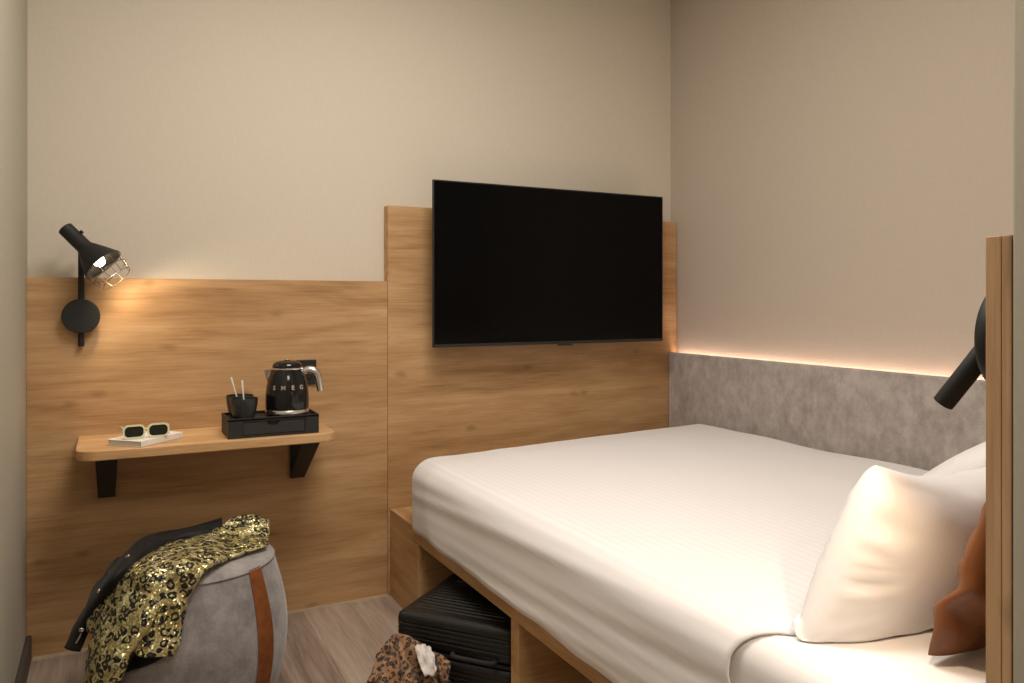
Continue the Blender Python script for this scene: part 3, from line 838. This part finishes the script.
def soft_tube(path, hw, ht, outward, n=7, seg=28, disp=None):
    """flattened cloth tube along a path; outward(p) gives the thin direction"""
    pts = catmull(path, n); m_ = len(pts)
    hws = [x for x in catmull([(w, 0, 0) for w in hw], n)]; hts = [x for x in catmull([(w, 0, 0) for w in ht], n)]
    bm = BM(); R = []
    for i, p in enumerate(pts):
        d_ = (pts[min(i+1, m_-1)]-pts[max(i-1, 0)]).normalized()
        o_ = Vector(outward(p)); o_ = (o_-d_*o_.dot(d_)).normalized(); s_ = d_.cross(o_)
        ring = []
        for k in range(seg):
            a = 2*PI*k/seg; ca, sa = cos(a), sin(a)
            q = p + s_*hws[i].x*math.copysign(abs(ca)**.8, ca) + o_*hts[i].x*math.copysign(abs(sa)**.9, sa)
            if disp: q = q+(q-p).normalized()*disp(q)
            ring.append(bm.verts.new(q))
        R.append(ring)
    for a, b in zip(R, R[1:]):
        for k in range(seg): bm.faces.new((a[k], a[(k+1) % seg], b[(k+1) % seg], b[k]))
    bm.faces.new(R[0]); bm.faces.new(R[-1])
    return bm
outp = lambda p: (p.x-pcx, p.y-pcy, .25)
push_out(obj('body_panel', loft(A, 6, 7, wr1, .005), M['sequin'], jk, True))
ln_ = obj('lining', loft(Lg, 7, 7, wr2, .005), M['black_lining'], jk, True); ln_['label'] = 'black front band and lining'; push_out(ln_)
push_out(obj('lining', loft(Ug, 6, 6, wr2, .004), M['black_lining'], jk, True))
push_out(obj('sleeve', soft_tube(Sg, [.044, .066, .078, .080, .078, .072], [.012, .020, .024, .026, .024, .020], outp, 8, 32, wr1), M['sequin'], jk, True))
def snap(p):
    tv_ = min(ln_.data.vertices, key=lambda v: (v.co+jk.location-Vector(p)).length)
    n_ = tv_.normal.copy()
    if n_.dot(Vector((0, -.8, .6))) < 0: n_ = -n_
    p = tv_.co+jk.location+n_*.0015
    bm = BM(); lathe(bm, [(0, -.002), (.0065, -.002), (.0065, .001), (.005, .0022), (.003, .0018), (0, .0018)], p, 20, aim(n_))
    o = obj('snap_button', bm, M['chrome'], ln_, True); o['label'] = 'small silver snap button'
snap((.046, 2.40, .475)); snap((-.028, 2.355, .400)); snap((-.070, 2.385, .290))
bm = BM(); tube(bm, [(-.068, 2.372, .292), (-.072, 2.372, .283), (-.080, 2.374, .268)], .0022, 8)
obj('zip_pull', bm, M['chrome'], ln_, True)

# ------------------------------------------------------------------ suitcase poking out from under the bed
e1v = Vector((.639, -.769, 0)).normalized(); e2v = Vector((-e1v.y, e1v.x, 0))
sc_o = Vector((.780, 2.290, 0))
sm = Matrix.Translation(sc_o) @ Matrix((e1v, e2v, Vector((0, 0, 1)))).transposed().to_4x4()
su = thing('suitcase', 'black ribbed hard shell suitcase lying flat, half under the bed', 'suitcase', sc_o)
SW, SL, SH = .395, .535, .228
def shell(z0, z1, topside):
    bm = BM(); rbox_points(bm, (0, 0, z0), (SW, SL, z1+.0), .024, 30, 170, 60)
    bm.normal_update(); new = {}
    for v in bm.verts:
        n_ = v.normal; c = v.co
        if abs(n_.z) > .6:
            k = min(1, max(0, (min(c.y, SL-c.y)-.045)/.01))*min(1, max(0, (min(c.x, SW-c.x)-.03)/.015))
            w = (c.y % .022)/.022; g = -.0045*max(0, 1-abs(w-.5)*5)*k
        else:
            k = min(1, max(0, (min(c.z-z0, z1-c.z)-.018)/.008))
            w = (c.z % .0135)/.0135; g = -.0035*max(0, 1-abs(w-.5)*5)*k
        new[v] = c+n_*g
    for v, c in new.items(): v.co = c
    bmesh.ops.transform(bm, matrix=sm, verts=bm.verts)
    return bm
ush = obj('upper_shell', shell(.120, SH, True), M['case'], su, True)
obj('lower_shell', shell(.004, .108, False), M['case'], su, True)
bm = BM(); box(bm, (.006, .006, .1085), (SW-.006, SL-.006, .1195), .003); bmesh.ops.transform(bm, matrix=sm, verts=bm.verts)
obj('zipper_band', bm, M['rubber'], su)
bm = BM()
hp_ = catmull([(.20, -.001, .130), (.205, -.014, .130), (.23, -.018, .130), (.30, -.018, .130), (.335, -.014, .130), (.34, -.001, .130)], 6)
tube(bm, hp_, .007, 10); bmesh.ops.transform(bm, matrix=sm, verts=bm.verts)
obj('carry_handle', bm, M['rubber'], ush, True)

# ------------------------------------------------------------------ leopard cloth heaped in front of it
def bundle():
    bm = BM(); n, m_ = 120, 46
    c = Vector((.762, 2.115, 0)); apex = Vector((.757, 2.215, .187)); R = []
    for j in range(m_+1):
        rho = 1-j/m_; ring = []
        for k in range(n):
            a = 2*PI*k/n
            r0 = .135*(1+.10*sin(2*a+.6)+.07*sin(5*a+1)+.05*sin(9*a))
            base = Vector((c.x+r0*cos(a), c.y+r0*.85*sin(a), .003))
            q = apex.lerp(base, rho)
            z = apex.z*(1-rho**1.45) + .003
            q.z = z
            out = Vector((cos(a), sin(a)*.85, .35)).normalized()
            amp = sin(PI*min(1, rho*1.05))**.7
            fold = .016*sin(7*a+2.2*noise.noise((rho*3, cos(a)*2, sin(a)*2))+1.5*rho)
            crump = .026*(abs(noise.noise((q.x*16, q.y*16, q.z*16+3)))-.25) + .010*noise.noise((q.x*40, q.y*40, q.z*40))
            q += out*(fold+crump)*amp
            q.z = max(q.z, .003)
            lim = 2.290-1.203*(q.x-.780)-.012          # the suitcase front stands behind
            if q.x > .767: q.y = min(q.y, lim)
            ring.append(bm.verts.new(q))
        R.append(ring)
    for a, b in zip(R, R[1:]):
        for k in range(n): bm.faces.new((a[k], a[(k+1) % n], b[(k+1) % n], b[k]))
    bm.faces.new(R[0]); bm.faces.new(R[-1])
    bmesh.ops.remove_doubles(bm, verts=bm.verts, dist=.0005)
    return bm
sf = thing('scarf', 'brown leopard print cloth heaped on the floor in front of the suitcase', 'scarf', (.765, 2.155, 0))
obj('cloth', bundle(), M['leopard'], sf, True)
G = [[(.786, 2.135, .174), (.808, 2.135, .176), (.830, 2.142, .166)],
     [(.782, 2.098, .158), (.806, 2.090, .164), (.832, 2.100, .150)],
     [(.784, 2.066, .134), (.804, 2.056, .130), (.824, 2.066, .128)],
     [(.792, 2.060, .124), (.803, 2.054, .123), (.815, 2.058, .120)]]
o = obj('white_lining', loft(G, 8, 8, lambda c: .010*noise.noise((c.x*120, c.y*40, c.z*45)), .003), M['white_ribbon'], sf, True)
o['label'] = 'crumpled off white lining fold'
T = [[(.842, 2.128, .150), (.864, 2.120, .140), (.884, 2.104, .124)],
     [(.842, 2.092, .132), (.860, 2.094, .118), (.876, 2.090, .108)],
     [(.836, 2.060, .100), (.848, 2.066, .090), (.860, 2.072, .082)]]
obj('cloth_corner', loft(T, 8, 8, lambda c: .005*noise.noise((c.x*40, c.y*20, c.z*40)), .004), M['leopard'], sf, True)
bm = BM(); tube(bm, catmull([(.700, 2.180, .070), (.672, 2.190, .074), (.660, 2.190, .060), (.680, 2.180, .046), (.700, 2.170, .040)], 6), .005, 8)
o = obj('strap', bm, M['leather'], sf, True); o['label'] = 'tan strap loop'

# ------------------------------------------------------------------ lights
def area(name, loc, rot, sx, sy, power, col):
    l = bpy.data.lights.new(name, 'AREA'); l.shape = 'RECTANGLE'; l.size = sx; l.size_y = sy
    l.energy = power; l.color = col
    o = bpy.data.objects.new(name, l); COL.objects.link(o); o.location = loc; o.rotation_euler = rot
    return o
def spot(name, loc, d_, power, col, ang, blend, r):
    l = bpy.data.lights.new(name, 'SPOT'); l.energy = power; l.color = col
    l.spot_size = rad(ang); l.spot_blend = blend; l.shadow_soft_size = r
    o = bpy.data.objects.new(name, l); COL.objects.link(o); o.location = loc
    o.rotation_euler = (-Vector(d_)).to_track_quat('Z', 'Y').to_euler()
    return o
WARM = (1, .925, .862)
area('ceiling_glow', (.75, 1.55, ZC-.02), (0, 0, 0), .9, .9, 42, WARM)
area('entry_glow', (.35, -.5, ZC-.02), (0, 0, 0), .7, .7, 21, WARM)
hb0, d, LL, s0 = SHADE
spot('caged_lamp_light', hb0+d*(LL+.009), d, 4.0, (1, .80, .58), 158, .5, .014)
spot('reading_lamp_light', pe+ax*.004, ax, 5.6, (1, .74, .50), 112, .9, .010)

w = bpy.data.worlds.new('room_air'); SC.world = w; w.use_nodes = True
w.node_tree.nodes['Background'].inputs[0].default_value = (1, .9, .78, 1)
w.node_tree.nodes['Background'].inputs[1].default_value = .02

# ------------------------------------------------------------------ camera
cam = bpy.data.cameras.new('camera'); co = bpy.data.objects.new('camera', cam); COL.objects.link(co)
F = 777.0
cam.sensor_width = 36; cam.sensor_fit = 'HORIZONTAL'; cam.lens = F/1024*36
cam.shift_y = (301-341.5)/1024
co.location = (0, 0, 1.1806); co.rotation_euler = (PI/2, 0, -math.atan(402/777))
cam.clip_start = .02
SC.camera = co
SC.view_settings.view_transform = 'Standard'; SC.view_settings.look = 'None'
SC.view_settings.gamma = 1; SC.view_settings.exposure = 0.12
SC.view_settings.use_curve_mapping = False
